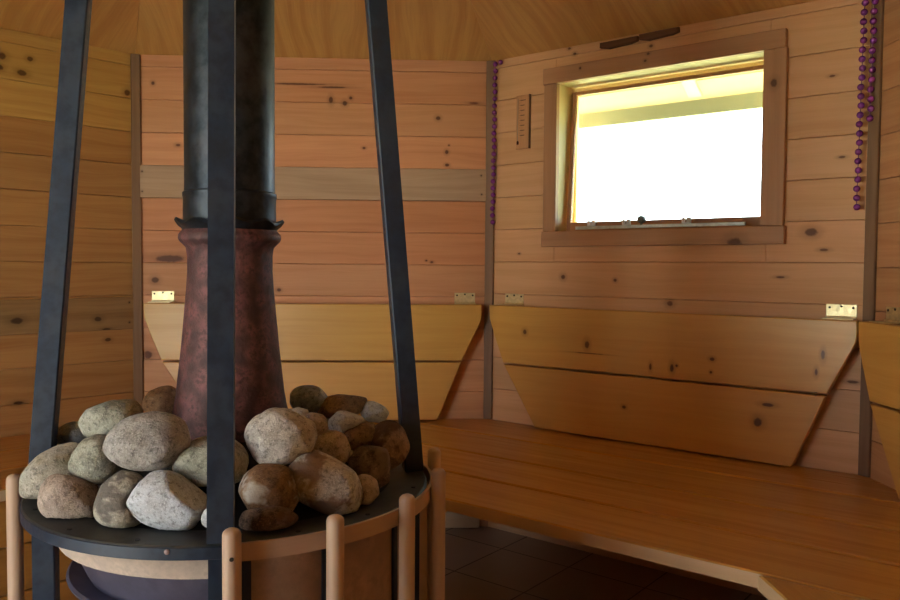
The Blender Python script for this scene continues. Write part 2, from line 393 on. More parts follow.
for i in range(8):
    F = FR[NM[i]]; mid = F.p(F.len / 2, 0); dist = 1.45
    zo = Z_TOP
    A = Vector((F.A.x, F.A.y, 0)); B = A + F.e * F.len
    ext = 1 + .27 / 1.449
    inner = [A * .05, B * .05]; outer = [A * ext, B * ext]
    def zz(v):  # height falls with the share of the way from apex to corner
        return 0
    pts = [(outer[0], Z_TOP - (ext - 1) * (apex_z - Z_TOP)), (outer[1], Z_TOP - (ext - 1) * (apex_z - Z_TOP)), (inner[1], apex_z - .05 * (apex_z - Z_TOP)), (inner[0], apex_z - .05 * (apex_z - Z_TOP))]
    P3 = [Vector((v.x, v.y, z)) for v, z in pts]
    ax = (P3[1] - P3[0]).normalized(); az = ax.cross(P3[3] - P3[0]).normalized(); ay = az.cross(ax)
    if az.z > 0: az = -az
    poly = [((q - P3[0]).dot(ax), (q - P3[0]).dot(ay)) for q in P3]
    prism(bm, poly, P3[0] - az * .02, ax, ay, az, .02, .0012, base=0.0)
for P in PTS:   # hip battens close the joints from above
    A = Vector((P[0] * ext * .995, P[1] * ext * .995, Z_TOP - (ext * .995 - 1) * (apex_z - Z_TOP) + .009)); B = Vector((P[0] * .05, P[1] * .05, apex_z - .05 * (apex_z - Z_TOP) + .009))
    bar(bm, A, B, .05, .014, Vector((-P[1], P[0], 0)).normalized())
struct(finish('ceiling', bm, m_ply))
# narrow board under the ceiling edge on each wall
# corner strips
for i in range(8):
    F0, F1 = FR[NM[i - 1]], FR[NM[i]]
    c0 = Vector((PTS[i][0], PTS[i][1], 0)); n = (F0.n + F1.n).normalized(); s = Vector((-n.y, n.x, 0))
    bm = new_bm(); prism(bm, rect(-.015, Z_B if i < 5 else .005, .015, Z_TOP - .004), c0 + n * .007, s, Vector((0, 0, 1)), n, .009, .002, grain_ax=1)
    struct(finish('trim_%d' % (i + 1), bm, mat_strip))
# weathered boards nailed over the wall boards
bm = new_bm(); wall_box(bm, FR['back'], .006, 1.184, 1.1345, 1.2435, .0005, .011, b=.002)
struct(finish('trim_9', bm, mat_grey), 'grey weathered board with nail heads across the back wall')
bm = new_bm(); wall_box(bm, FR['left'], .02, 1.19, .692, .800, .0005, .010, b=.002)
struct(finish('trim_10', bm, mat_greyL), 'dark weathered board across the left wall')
bm = new_bm(); wall_box(bm, FR['back'], .03, 1.17, .002, .06, .0005, .018, b=.002)
struct(finish('baseboard_back', bm, mat_raw))

# ------------------------------------------------------------------ window in the right wall
F = FR['right']; u0, u1, z0, z1 = WIN
win = struct(thing('window_1', F.p((u0 + u1) / 2, z0, 0)), 'small awning window in the right wall, tilted open at the bottom')
bm = new_bm()
wall_box(bm, F, .217, .968, 1.500, 1.550, .001, .019); finish('trim_head', bm, mat_trim, win)
bm = new_bm(); wall_box(bm, F, .217, .977, .977, 1.026, .001, .019); finish('trim_sill', bm, mat_trim, win)
bm = new_bm(); wall_box(bm, F, .221, .268, 1.027, 1.499, .001, .018); finish('trim_side', bm, mat_trim, win)
bm = new_bm(); wall_box(bm, F, .912, .972, 1.027, 1.499, .001, .018); finish('trim_side', bm, mat_trim, win)
bm = new_bm()
D = -.11
wall_box(bm, F, u0 - .010, u0, z0, z1, D, 0); wall_box(bm, F, u1, u1 + .010, z0, z1, D, 0)
wall_box(bm, F, u0 - .010, u1 + .010, z1, z1 + .010, D, 0); wall_box(bm, F, u0 - .010, u1 + .010, z0 - .010, z0, D, 0)
# rebate
wall_box(bm, F, u0, u0 + .012, z0, z1, D, -.096); wall_box(bm, F, u1 - .012, u1, z0, z1, D, -.096); wall_box(bm, F, u0 + .012, u1 - .012, z1 - .012, z1, D, -.096)
finish('jamb', bm, mat_jamb, win)
# sash hinged at the top, bottom pushed outward
hinge = F.p(0, z1 - .014, -.088); th = R(-4)
ez = Vector((0, 0, -1)) * math.cos(th) - F.n * math.sin(th)      # down the sash
en = F.e.cross(ez); en = en if en.dot(F.n) > 0 else -en
sa, sb, sh = u0 + .003, u1 - .004, .460
def sash_box(bm, a, b_, h0, h1, t0, t1, **kw): prism(bm, rect(a, h0, b_, h1), hinge, F.e, ez, en, t1, .0015, base=t0, grain_ax=0 if b_ - a > h1 - h0 else 1, **kw)
bm = new_bm()
sash_box(bm, sa, sa + .014, 0, sh, -.007, .007); sash_box(bm, sb - .014, sb, 0, sh, -.007, .007)
sash_box(bm, sa + .014, sb - .014, 0, .012, -.007, .007); sash_box(bm, sa + .014, sb - .014, sh - .030, sh, -.007, .007)
sash = finish('sash', bm, mat_sash, win)
m_glass, t, b = nt('window_glass')
tr = N(t, 'ShaderNodeBsdfTransparent'); tr.inputs[0].default_value = (.90, .95, .92, 1)
gl = N(t, 'ShaderNodeBsdfGlossy'); gl.inputs['Roughness'].default_value = .02
fr = N(t, 'ShaderNodeFresnel'); fr.inputs[0].default_value = 1.45
mx = N(t, 'ShaderNodeMixShader'); L(t, fr.outputs[0], mx.inputs[0]); L(t, tr.outputs[0], mx.inputs[1]); L(t, gl.outputs[0], mx.inputs[2])
L(t, mx.outputs[0], t.nodes['Material Output'].inputs['Surface'])
bm = new_bm(); sash_box(bm, sa + .014, sb - .014, .012, sh - .030, -.002, .002); finish('pane', bm, m_glass, sash)
mat_steel = metal('galvanised_stay', (.55, .60, .58), .35, .7, .15, 60)
mat_knob = plain('stay_knob', (.12, .13, .11), .5)
bm = new_bm(); bar(bm, F.p(.33, z0 + .009, -.006), F.p(.865, z0 + .009, -.006), .010, .006, F.Z)
stay = finish('stay_bar', bm, mat_steel, win)
mat_clip = plain('white_stay_clip', (.85, .88, .88), .3)
for u in (.385, .505, .695):
    bm = new_bm()
    wall_box(bm, F, u - .012, u - .004, z0 + .017, z0 + .031, -.010, -.001); wall_box(bm, F, u + .002, u + .014, z0 + .017, z0 + .032, -.010, -.001)
    wall_box(bm, F, u - .012, u + .014, z0 + .0145, z0 + .0175, -.010, -.001)
    finish('clip', bm, mat_clip, stay)
bm = new_bm(); rod(bm, F.p(.555, z0 + .030, -.014), F.p(.555, z0 + .030, .004), .011, 20, .003); rod(bm, F.p(.555, z0 + .013, -.006), F.p(.555, z0 + .022, -.006), .004, 10)
finish('knob', bm, mat_knob, stay)
portal('window_portal', F.p((u0 + u1) / 2, (z0 + z1) / 2, -.20), F.n, .75, .60)
# eaves outside: fascia board and rafters
bm = new_bm()
d_e = -.262
prism(bm, rect(-.10, 1.398, F.len + .10, 1.503), F.A, F.e, F.Z, F.n, d_e + .018, .001, base=d_e)
struct(finish('trim_11', bm, mat_out), 'pale fascia board under the eaves outside the window')
bm = new_bm()
for u in (.63,):
    slope_dir = (F.n * -1 + Vector((0, 0, -SLOPE))).normalized()
    P = F.p(u, Z_TOP - .048, -.087); Q = P + slope_dir * .176
    bar(bm, P, Q, .042, .062, F.e)
struct(finish('trim_12', bm, mat_rafter), 'pale rafter end under the eaves outside the window')
# pale soffit boards nailed under the eaves
m_soffit = wood('soffit_boards', (.38, .32, .22), (.32, .25, .16), .6, (), .5, 0, .4)
bm = new_bm()
for i in range(8):
    G = FR[NM[i]]; Ls = G.len
    for k in range(2):
        da, db = .088 + k * .083, .168 + k * .083
        P0 = G.A + G.n * (-da) + BZ_ * (Z_TOP - SLOPE * da * 1.0 - .0235); P1 = G.A + G.n * (-db) + BZ_ * (Z_TOP - SLOPE * db * 1.0 - .0235)
        ay = (P1 - P0); w_ = ay.length; ay /= w_; az = ay.cross(G.e).normalized(); az = az if az.z < 0 else -az
        prism(bm, [(-da * .41, 0), (Ls + da * .41, 0), (Ls + db * .41, w_), (-db * .41, w_)], P0 - az * .010, G.e, ay, az, .009, .001)
struct(finish('trim_13', bm, m_soffit), 'soffit boards under the eaves')
# grass outside
m_gr, t, b = nt('grass')
tc = N(t, 'ShaderNodeTexCoord').outputs['Object']; gn = noise_n(t, tc, 3, 6, .7)
L(t, mixc(t, ramp(t, gn, .35, .65), (.34, .36, .21), (.28, .30, .15)), b.inputs['Base Color']); b.inputs['Roughness'].default_value = .9
bm = new_bm(); prism(bm, rect(-90, -90, 90, 90), Vector((0, 0, -.12)), Vector((1, 0, 0)), Vector((0, 1, 0)), Vector((0, 0, 1)), .04, .001)
struct(finish('ground', bm, m_gr))
m_bounce, t, b = nt('grey_bounce_ground')  # added unseen grey ground patch, cuts the yellow grass bounce through the doorway
tc = N(t, 'ShaderNodeTexCoord').outputs['Object']; gn = noise_n(t, tc, 40, 6, .7)
L(t, mixc(t, ramp(t, gn, .35, .65), (.17, .165, .17), (.11, .108, .112)), b.inputs['Base Color']); b.inputs['Roughness'].default_value = .9
bm = new_bm(); prism(bm, [(-1.6, -.4), (-9, -3), (-9, -11), (-2, -11), (.2, -1.65), (-.5, -1.62), (-1.6, -.5)], Vector((0, 0, -.08)), Vector((1, 0, 0)), Vector((0, 1, 0)), Vector((0, 0, 1)), .02, .001)
struct(finish('bounce_patch', bm, m_bounce))

# ------------------------------------------------------------------ doorway behind the camera
F = FR['front_left']; u0, u1, z0, z1 = DOOR
door = struct(thing('door_1', F.p((u0 + u1) / 2, 0, 0)))
bm = new_bm()
wall_box(bm, F, u0 - .010, u0, z0, z1, -.10, 0); wall_box(bm, F, u1, u1 + .010, z0, z1, -.10, 0)
wall_box(bm, F, u0 - .010, u1 + .010, z1, z1 + .010, -.10, 0); wall_box(bm, F, u0 - .010, u1 + .010, z0 - .010, z0, -.10, 0)
finish('jamb', bm, mat_jamb, door)
bm = new_bm()
wall_box(bm, F, u0 - .06, u0 - .001, 0.01, z1 + .06, .001, .016); wall_box(bm, F, u1 + .001, u1 + .06, 0.01, z1 + .06, .001, .016); wall_box(bm, F, u0, u1, z1 + .001, z1 + .06, .001, .016)
finish('trim_frame', bm, mat_trim, door)
portal('door_portal', F.p((u0 + u1) / 2, (z0 + z1) / 2, -.10), F.n, u1 - u0, z1 - z0)

# ------------------------------------------------------------------ benches
BX, BY, BZ = Vector((1, 0, 0)), Vector((0, 1, 0)), Vector((0, 0, 1))
ROOM = PTS
def room_poly(F, d0, d1, lo=-3, hi=3):
    """strip d0..d1 from wall F, clipped to the room, in (u, d) coordinates of F"""
    poly = rect(lo, d0, hi, d1)
    for nme in NM:
        G = FR[nme]; a, b_ = -G.n.dot(F.e), -G.n.dot(F.n)
        cst = -(G.A - F.A).dot(G.n) - .004 + 0
        poly = clip(poly, a, b_, cst)
        if len(poly) < 3: return []
    return poly
def clip_dist(F, poly, G, dist, keep_beyond=True):
    """keep points further than dist from wall G"""
    a, b_ = G.n.dot(F.e), G.n.dot(F.n); c0 = dist - (F.A - G.A).dot(G.n)
    return clip(poly, -a, -b_, -c0) if keep_beyond else clip(poly, a, b_, c0)
def bench(side, seams, label, cutters=(), skirt=False, keep=()):
    F = FR[side]; root = thing('sauna_bench', F.p(F.len / 2, 0, seams[-1] / 2), label, 'bench')
    front = []
    for k in range(len(seams) - 1):
        poly = room_poly(F, seams[k] + (.006 if k else 0), seams[k + 1] - .006)
        for G, dist in cutters: poly = clip_dist(F, poly, FR[G], dist + .003)
        for (nx, ny, cc) in keep:      # world half-plane nx*x + ny*y <= cc
            v = Vector((nx, ny, 0)); poly = clip(poly, v.dot(F.e), v.dot(F.n), cc - v.dot(F.A))
        if len(poly) < 3: continue
        bm = new_bm(); prism(bm, poly, F.A + BZ * (Z_B - .028), F.e, F.n, BZ, .028, .003, tint=jit((1, 1, 1), .09), side_mat=1 if k == len(seams) - 2 else 0)
        finish('plank', bm, [mat_bench, mat_raw], root); front = poly
    xs = [x for x, y in front if abs(y - (seams[-1] - .006)) < .002]; xa, xb = min(xs), max(xs)
    dF = seams[-1]
    # bearers and feet
    for u in (xa + (.04 if side == 'right' else .14), xb - .10):
        bm = new_bm(); prism(bm, rect(u - .022, .03, u + .022, dF - .04), F.A + BZ * (Z_B - .075), F.e, F.n, BZ, .0465, .002, grain_ax=1)
        finish('bearer', bm, mat_raw, root)
        bm = new_bm(); prism(bm, rect(u - .022, dF - .11, u + .022, dF - .066), F.A, F.e, F.n, BZ, Z_B - .0755, .002)
        finish('leg', bm, mat_raw, root)
    if skirt:
        bm = new_bm()
        for k in range(3): prism(bm, rect(xa + .02, .006 + k * .115, xb - .02, .118 + k * .115), F.A + F.n * (dF - .05), F.e, BZ, F.n, .02, .003, tint=jit((.8, .7, .6), .08))
        finish('skirt', bm, mat_bench, root)
    return root
bench('right', (.006, .224, .449, .655, .853), 'wide varnished bench of four long planks below the window', keep=((-1, 0, -.302),))
bench('left', (.006, .21, .42, .626), 'plank bench along the left wall with boarded front', skirt=True, cutters=())
bench('back', (.006, .21, .42, .60), 'plank bench under the back wall behind the stone stove', cutters=(('left', .626),), keep=((1, 0, .298),))
bench('far_right', (.006, .19, .38, .571), 'bench at the right edge butting against the wide window bench', cutters=(('right', .853),))

# ------------------------------------------------------------------ folding backrests
mat_brass = metal('brass_hinge', (.72, .62, .36), .38, .75, .15, 80)
mat_screw = plain('dark_screw', (.03, .025, .02), .5, .5)
def backrest(side, label, mt, hu=((.066, .140), (1.082, 1.156))):
    F = FR[side]; root = thing('folding_backrest', F.p(.6, .39, .03), label, 'backrest', )
    d0, d1 = .030, .056
    top = [(.037, .7815), (1.168, .7815), (1.168, .742), (1.100, .5905), (.096, .5905), (.058, .682)]
    top = [(1.168, .7815), (.037, .7815), (.040, .735), (.058, .682), (.096, .5905), (1.1015, .5905), (1.166, .725), (1.169, .75)]
    bot = [(1.099, .5845), (.098, .5845), (.223, .388), (1.017, .388), (1.024, .397)]
    for poly, tn in ((top, (1.03, 1.05, 1.0)), (bot, (1, .97, .95))):
        bm = new_bm(); prism(bm, poly, F.A, F.e, F.Z, F.n, d1, .0025, tint=jit(tn, .04), base=d0)
        finish('board', bm, mt, root)
    for u in (.26, .90):
        bm = new_bm(); wall_box(bm, F, u - .02, u + .02, .42, .76, .0115, .0295); finish('batten', bm, mt, root)
    for (a, b_) in hu:
        bm = new_bm(); wall_box(bm, F, a, b_, .787, .820, .0005, .0025, b=.0008)
        rod(bm, F.p(a, .7855, .0042), F.p(b_, .7855, .0042), .0036, 10)
        wall_box(bm, F, a, b_, .7825, .7845, .004, .046, b=.0005)
        h = finish('hinge', bm, mat_brass, root)
        for k, (fr, dz) in enumerate(((.12, .811), (.5, .8145), (.88, .811))):
            bm = new_bm(); u = a + (b_ - a) * fr; rod(bm, F.p(u, dz, .0024), F.p(u, dz, .0036), .0032, 10); finish('screw', bm, mat_screw, h)
    return root
backrest('right', 'varnished folding backrest with a round dark knot, below the window', mat_back)
backrest('back', 'varnished folding backrest on the back wall behind the stove pipe', mat_back2, ((.049, .124), (1.078, 1.149)))
backrest('far_right', 'dark varnished folding backrest cut off by the right edge', mat_back2)

# ------------------------------------------------------------------ things on the walls
mat_bead = plain('purple_pearl', (.27, .045, .36), .13, .35, **{'Coat Weight': .6, 'Coat Roughness': .1})
mat_cord = plain('bead_thread', (.12, .03, .14), .7)
bead_me = None
def bead(parent, loc):
    global bead_me
    if bead_me is None:
        bm = bmesh.new(); bmesh.ops.create_uvsphere(bm, u_segments=20, v_segments=14, radius=.0085)
        bead_me = bpy.data.meshes.new('bead'); bm.to_mesh(bead_me); bm.free(); bead_me.materials.append(mat_bead)
        bead_me.polygons.foreach_set('use_smooth', [True] * len(bead_me.polygons))
    o = bpy.data.objects.new('bead', bead_me); COL.objects.link(o); place(o, loc, parent)
def garland(F, strands, label, dd=.012):
    top = max(s[0][1] for s in strands); root = thing('bead_garland', F.p(strands[0][0][0], top, dd), label, 'bead garland', 'purple bead garlands')
    bm = new_bm()
    for (ua, za), (ub, zb) in strands: rod(bm, F.p(ua, za, dd), F.p(ub, zb, dd), .0012, 6)
    finish('thread', bm, mat_cord, root)
    for (ua, za), (ub, zb) in strands:
        n = max(1, round(math.hypot(ub - ua, zb - za) / .0236))
        for k in range(n + 1):
            q = k / n; w = math.sin(k * 1.7) * .0012; bead(root, F.p(ua + (ub - ua) * q + w, za + (zb - za) * q, dd))
    return root
garland(FR['right'], [((.023, 1.597), (.017, 1.063))], 'string of purple beads hanging in the corner left of the window')
bead_root = [o for o in COL.objects if o.name.startswith('bead_garland')][-1]
bead(bead_root, FR['right'].p(.044, 1.600, .012))
garland(FR['right'], [((1.158, 1.60), (1.152, 1.068)), ((1.180, 1.60), (1.177, 1.288))], 'double string of purple beads hanging right of the window', .024)

F = FR['right']
th_ = thing('wall_thermometer', F.p(.132, 1.305, 0), 'small pale wooden thermometer on the boards beside the window', 'thermometer')
bm = new_bm(); wall_box(bm, F, .106, .157, 1.303, 1.480, .0005, .008, b=.0015, tint=(1.05, 1.05, 1.0)); finish('plate', bm, mat_wall['other'], th_)
bm = new_bm()
for k in range(8): wall_box(bm, F, .124, .124 + (.016 if k % 1 == 0 and k else .020), 1.462 - k * .0165, 1.4645 - k * .0165, .0081, .0086, b=.0002)
for k in range(15): wall_box(bm, F, .1195, .1225, 1.463 - k * .00825, 1.464 - k * .00825, .0081, .0085, b=.0002)
finish('scale', bm, plain('scale_ink', (.09, .045, .03), .7), th_)
bm = new_bm(); rod(bm, F.p(.1145, 1.325, .0095), F.p(.1145, 1.468, .0095), .0012, 8); finish('tube', bm, plain('thermometer_tube', (.45, .38, .30), .2), th_)
bm = new_bm(); rod(bm, F.p(.1145, 1.318, .0095), F.p(.1145, 1.330, .0095), .0035, 12, .003); finish('bulb', bm, plain('thermometer_bulb', (.10, .03, .02), .2), th_)
bm = new_bm(); wall_box(bm, F, .1575, .1605, 1.303, 1.480, .0005, .011, b=.0005); finish('edge_strip', bm, mat_strip, th_)

mat_bark = wood('dark_shim_wood', (.17, .085, .045), (.09, .04, .02), .8, (), 1, 0, .5)
for (a, b_, zc, lab) in ((.415, .54, 1.600, 'rough dark wood shim wedged under the ceiling, left piece'), (.545, .668, 1.604, 'rough dark wood shim wedged under the ceiling, right piece')):
    bm = new_bm(); poly = [(a, zc - .012), (a + .03, zc - .019), (b_ - .02, zc - .015), (b_, zc - .010), (b_, zc + .004), (a, zc + .003)]
    prism(bm, poly[::-1], F.A, F.e, F.Z, F.n, .014, .003, base=.0005)
    tag(finish('wood_shim', bm, mat_bark, loc=F.p((a + b_) / 2, zc, .007)), lab, 'wood shim', 'shims under the ceiling edge')

# ------------------------------------------------------------------ the stone stove
C = Vector((.045, .02, 0)); CP = Vector((.037, .02, 0))
m_blue = metal('dark_blue_steel', (.012, .023, .046), .46, .12, .25, 60, (.05, .06, .075), .3, .06)
m_ring = metal('sooty_ring_steel', (.045, .05, .05), .5, .5, .35, 45, (.10, .085, .07), .5, .12)
m_cast = metal('reddish_cast_iron', (.15, .058, .056), .60, .15, .6, 130, (.05, .024, .024), .85, 1.0)
m_pipe = metal('blackened_flue_steel', (.022, .028, .036), .42, .7, .5, 40, (.10, .085, .09), .25, .15)
m_fire = metal('purple_grey_enamel', (.14, .13, .19), .4, .4, .2, 30, (.07, .055, .07), .4, .08)
m_brick = metal('cream_fire_collar', (.62, .50, .40), .8, 0, .15, 120, (.45, .36, .30), .4, .2)
m_shield = metal('brown_heat_shield', (.40, .25, .165), .55, .0, .2, 60, (.30, .17, .11), .5, .1)
stove = thing('stone_stove', (C.x, C.y, 0), 'black steel stove heaped with stones with flared rusty chimney base', 'stove')
# ring: flat top flange with a turned-down rim
bm = new_bm(); lathe(bm, [(.255, .5545), (.313, .5545), (.3145, .553), (.3145, .5365), (.3085, .5365), (.3085, .5485), (.255, .5485), (.255, .5545)], C, 96)
ring = finish('ring', bm, m_ring, stove, smooth=True, angle=30)
bm = new_bm(); lathe(bm, [(.3146, .5525), (.3162, .5515), (.3162, .5365), (.3146, .5355), (.3146, .5525)], C, 96)
finish('rim', bm, m_blue, ring, smooth=True, angle=30)
mat_rivet = plain('rivet_pinkish', (.35, .25, .24), .5, .6)
for a in (266.9, 300):
    bm = new_bm(); d = Vector((math.cos(R(a)), math.sin(R(a)), 0)); rod(bm, C + d * .316 + BZ * .5475, C + d * .3185 + BZ * .5475, .0035, 12, .0012)
    finish('rivet', bm, mat_rivet, ring)
mat_stud = plain('ring_stud_black', (.01, .01, .012), .5, .5)
for a in (212, 236, 258, 298, 320, 338, 350):
    d = Vector((math.cos(R(a)), math.sin(R(a)), 0)); bm = new_bm(); rod(bm, C + d * .298 + BZ * .5545, C + d * .298 + BZ * .5556, .0035, 10)
    finish('stud', bm, mat_stud, ring)
# cradle the stones lie on
bm = new_bm(); lathe(bm, [(.2545, .549), (.2545, .5525), (.225, .556), (.11, .640), (.11, .630), (.225, .548), (.2545, .545)], C, 64)
finish('stone_cradle', bm, plain('soot_black', (.012, .010, .010), .8), stove, smooth=True, angle=30)
# flared cast-iron base of the chimney
rr = math.sin
prof = [(.098, .60), (.0965, .645), (.0945, .66), (.090, .68), (.0865, .70), (.082, .74), (.0775, .78), (.073, .83), (.0695, .87), (.0675, .90), (.0675, .925), (.0695, .938), (.075, .944), (.0795, .948), (.0815, .953), (.081, .959), (.0765, .964), (.0735, .968), (.075, .972)]
bm = new_bm(); lathe(bm, prof, CP, 72)
bm_cone = finish('chimney_base', bm, m_cast, stove, smooth=True, angle=60)
def wavy(r, z, a): k = math.sin(a * 9 + 1.1) + .4 * math.sin(a * 4); return (r + (r - .072) * .12 * k, z + (r - .072) / .016 * .004 * k)
bm = new_bm(); lathe(bm, [(.074, .966), (.078, .971), (.082, .974), (.085, .978), (.083, .982), (.078, .981), (.074, .978)], CP, 96, wob=wavy)
finish('crimped_flange', bm, m_pipe, bm_cone, smooth=True, angle=60)
bm = new_bm(); lathe(bm, [(.0735, .970), (.0735, 1.018), (.0745, 1.020), (.0745, 1.026), (.072, 1.028), (.0715, 1.04), (.0708, 2.6), (.069, 2.6)], CP, 72)
flue = finish('flue_pipe', bm, m_pipe, stove, smooth=True, angle=40)
# posts
PA = [278.9, 11.0, 190.5, 100.5]
for a in PA:
    d = Vector((math.cos(R(a)), math.sin(R(a)), 0)); s = Vector((-d.y, d.x, 0))
    rb = .298 if a != 278.9 else .303
    P = C + d * rb + BZ * .556; Q = C + d * (rb - .125) + BZ * 2.02
    if a == 278.9: P = C + d * (rb + .004) + BZ * .5575; d2 = 0
    bm = new_bm(); bar(bm, P, Q, .0325, .0325, s, b=.0022); finish('post', bm, m_blue, stove)
    bm = new_bm(); Pl = C + d * (.291) + BZ * .008
    bar(bm, Pl, Pl + BZ * .540, .0325, .0325, s, b=.002); finish('leg', bm, m_blue, stove)
# firebox: cream collar, purple drum, flange pan, pedestal
bm = new_bm(); lathe(bm, [(.290, .5355), (.283, .530), (.268, .493), (.262, .493), (.276, .5355), (.290, .5355)], C, 80)
finish('fire_collar', bm, m_brick, stove, smooth=True, angle=40)
bm = new_bm(); lathe(bm, [(.254, .500), (.228, .440), (.220, .425), (.214, .425), (.248, .500), (.254, .500)], C, 80)
drum = finish('fire_bowl', bm, m_fire, stove, smooth=True, angle=40)
bm = new_bm(); lathe(bm, [(.216, .430), (.252, .436), (.256, .433), (.254, .428), (.216, .421), (.216, .430)], C, 80)
finish('lip', bm, m_fire, drum, smooth=True, angle=40)
bm = new_bm(); lathe(bm, [(.2135, .455), (.2135, .05), (.23, .03), (.23, .002), (0.001, .002)], C, 64)
lathe(bm, [(.2135, .455), (.001, .455)], C, 64)
finish('pedestal', bm, metal('pale_purple_pedestal', (.30, .25, .30), .6, .1, .15, 40), stove, smooth=True, angle=40)
# brown shield on the right side with black straps
bm = new_bm(); lathe(bm, [(.282, .5350), (.282, .03), (.278, .03), (.278, .5350), (.282, .5350)], C, 60, 284.5, 440)
sh_ = finish('heat_shield', bm, m_shield, stove, smooth=True, angle=40)
for a in (284.8, 307.5, 338.5, 358.5, 30, 60):
    d = Vector((math.cos(R(a)), math.sin(R(a)), 0)); s = Vector((-d.y, d.x, 0)); P = C + d * .2845 + BZ * .03
    bm = new_bm(); bar(bm, P, P + BZ * .50, .014, .004, s, b=.0008); finish('strap', bm, m_blue, sh_)

# guard rail of dowels and hoops round the stove
rail = thing('guard_rail', (C.x, C.y, 0), 'wooden guard rail of upright dowels and hoops around the stove', 'guard rail')
for (za, zb) in ((.535, .558), (.14, .163)):
    bm = new_bm(); lathe(bm, [(.3215, za), (.3265, za), (.3265, zb), (.3215, zb), (.3215, za)], C, 110, 281.5, 548)
    finish('hoop', bm, mat_hoop, rail, smooth=True, angle=30)
DA = [(281.5, .583), (304.3, .583), (327.2, .582), (350, .588), (372.8, .590), (395.5, .583), (418.5, .583), (441, .583), (463.5, .583), (486, .583), (548.5, .579)]
for k, (a, zt) in enumerate(DA):
    d = Vector((math.cos(R(a)), math.sin(R(a)), 0)); P = C + d * .3385
    bm = new_bm(); rod(bm, P + BZ * .003, P + BZ * zt, .0118, 20, .0085)
    dw = finish('dowel', bm, mat_dowel, rail, smooth=True, angle=50)
    if k in (0, 10):
        bm = new_bm()
        if k == 0: rod(bm, P + d * .0105 + BZ * .547, P + d * .0125 + BZ * .547, .0028, 10); m_ = mat_screw
        else: rod(bm, C + d * .3145 + BZ * .548, C + d * .3265 + BZ * .548, .006, 14, .001); m_ = plain('bright_bolt', (.85, .85, .88), .15, 1)
        finish('bolt', bm, m_, dw)

# ------------------------------------------------------------------ stones
SM = {
 'beige': ((.54, .50, .41), (.33, .30, .235)), 'grey': ((.50, .47, .43), (.27, .245, .22)), 'green': ((.44, .43, .35), (.24, .235, .18)),
 'brownish': ((.48, .385, .32), (.29, .22, .175)), 'white': ((.74, .77, .80), (.52, .53, .54)), 'brown': ((.34, .22, .145), (.19, .115, .075)),
 'orange': ((.30, .17, .085), (.17, .085, .04)), 'blue': ((.32, .35, .38), (.20, .22, .25)), 'dark': ((.26, .17, .13), (.05, .028, .024)),
 'cream': ((.56, .52, .45), (.40, .36, .30)), 'pale': ((.62, .57, .51), (.40, .35, .30)),
}
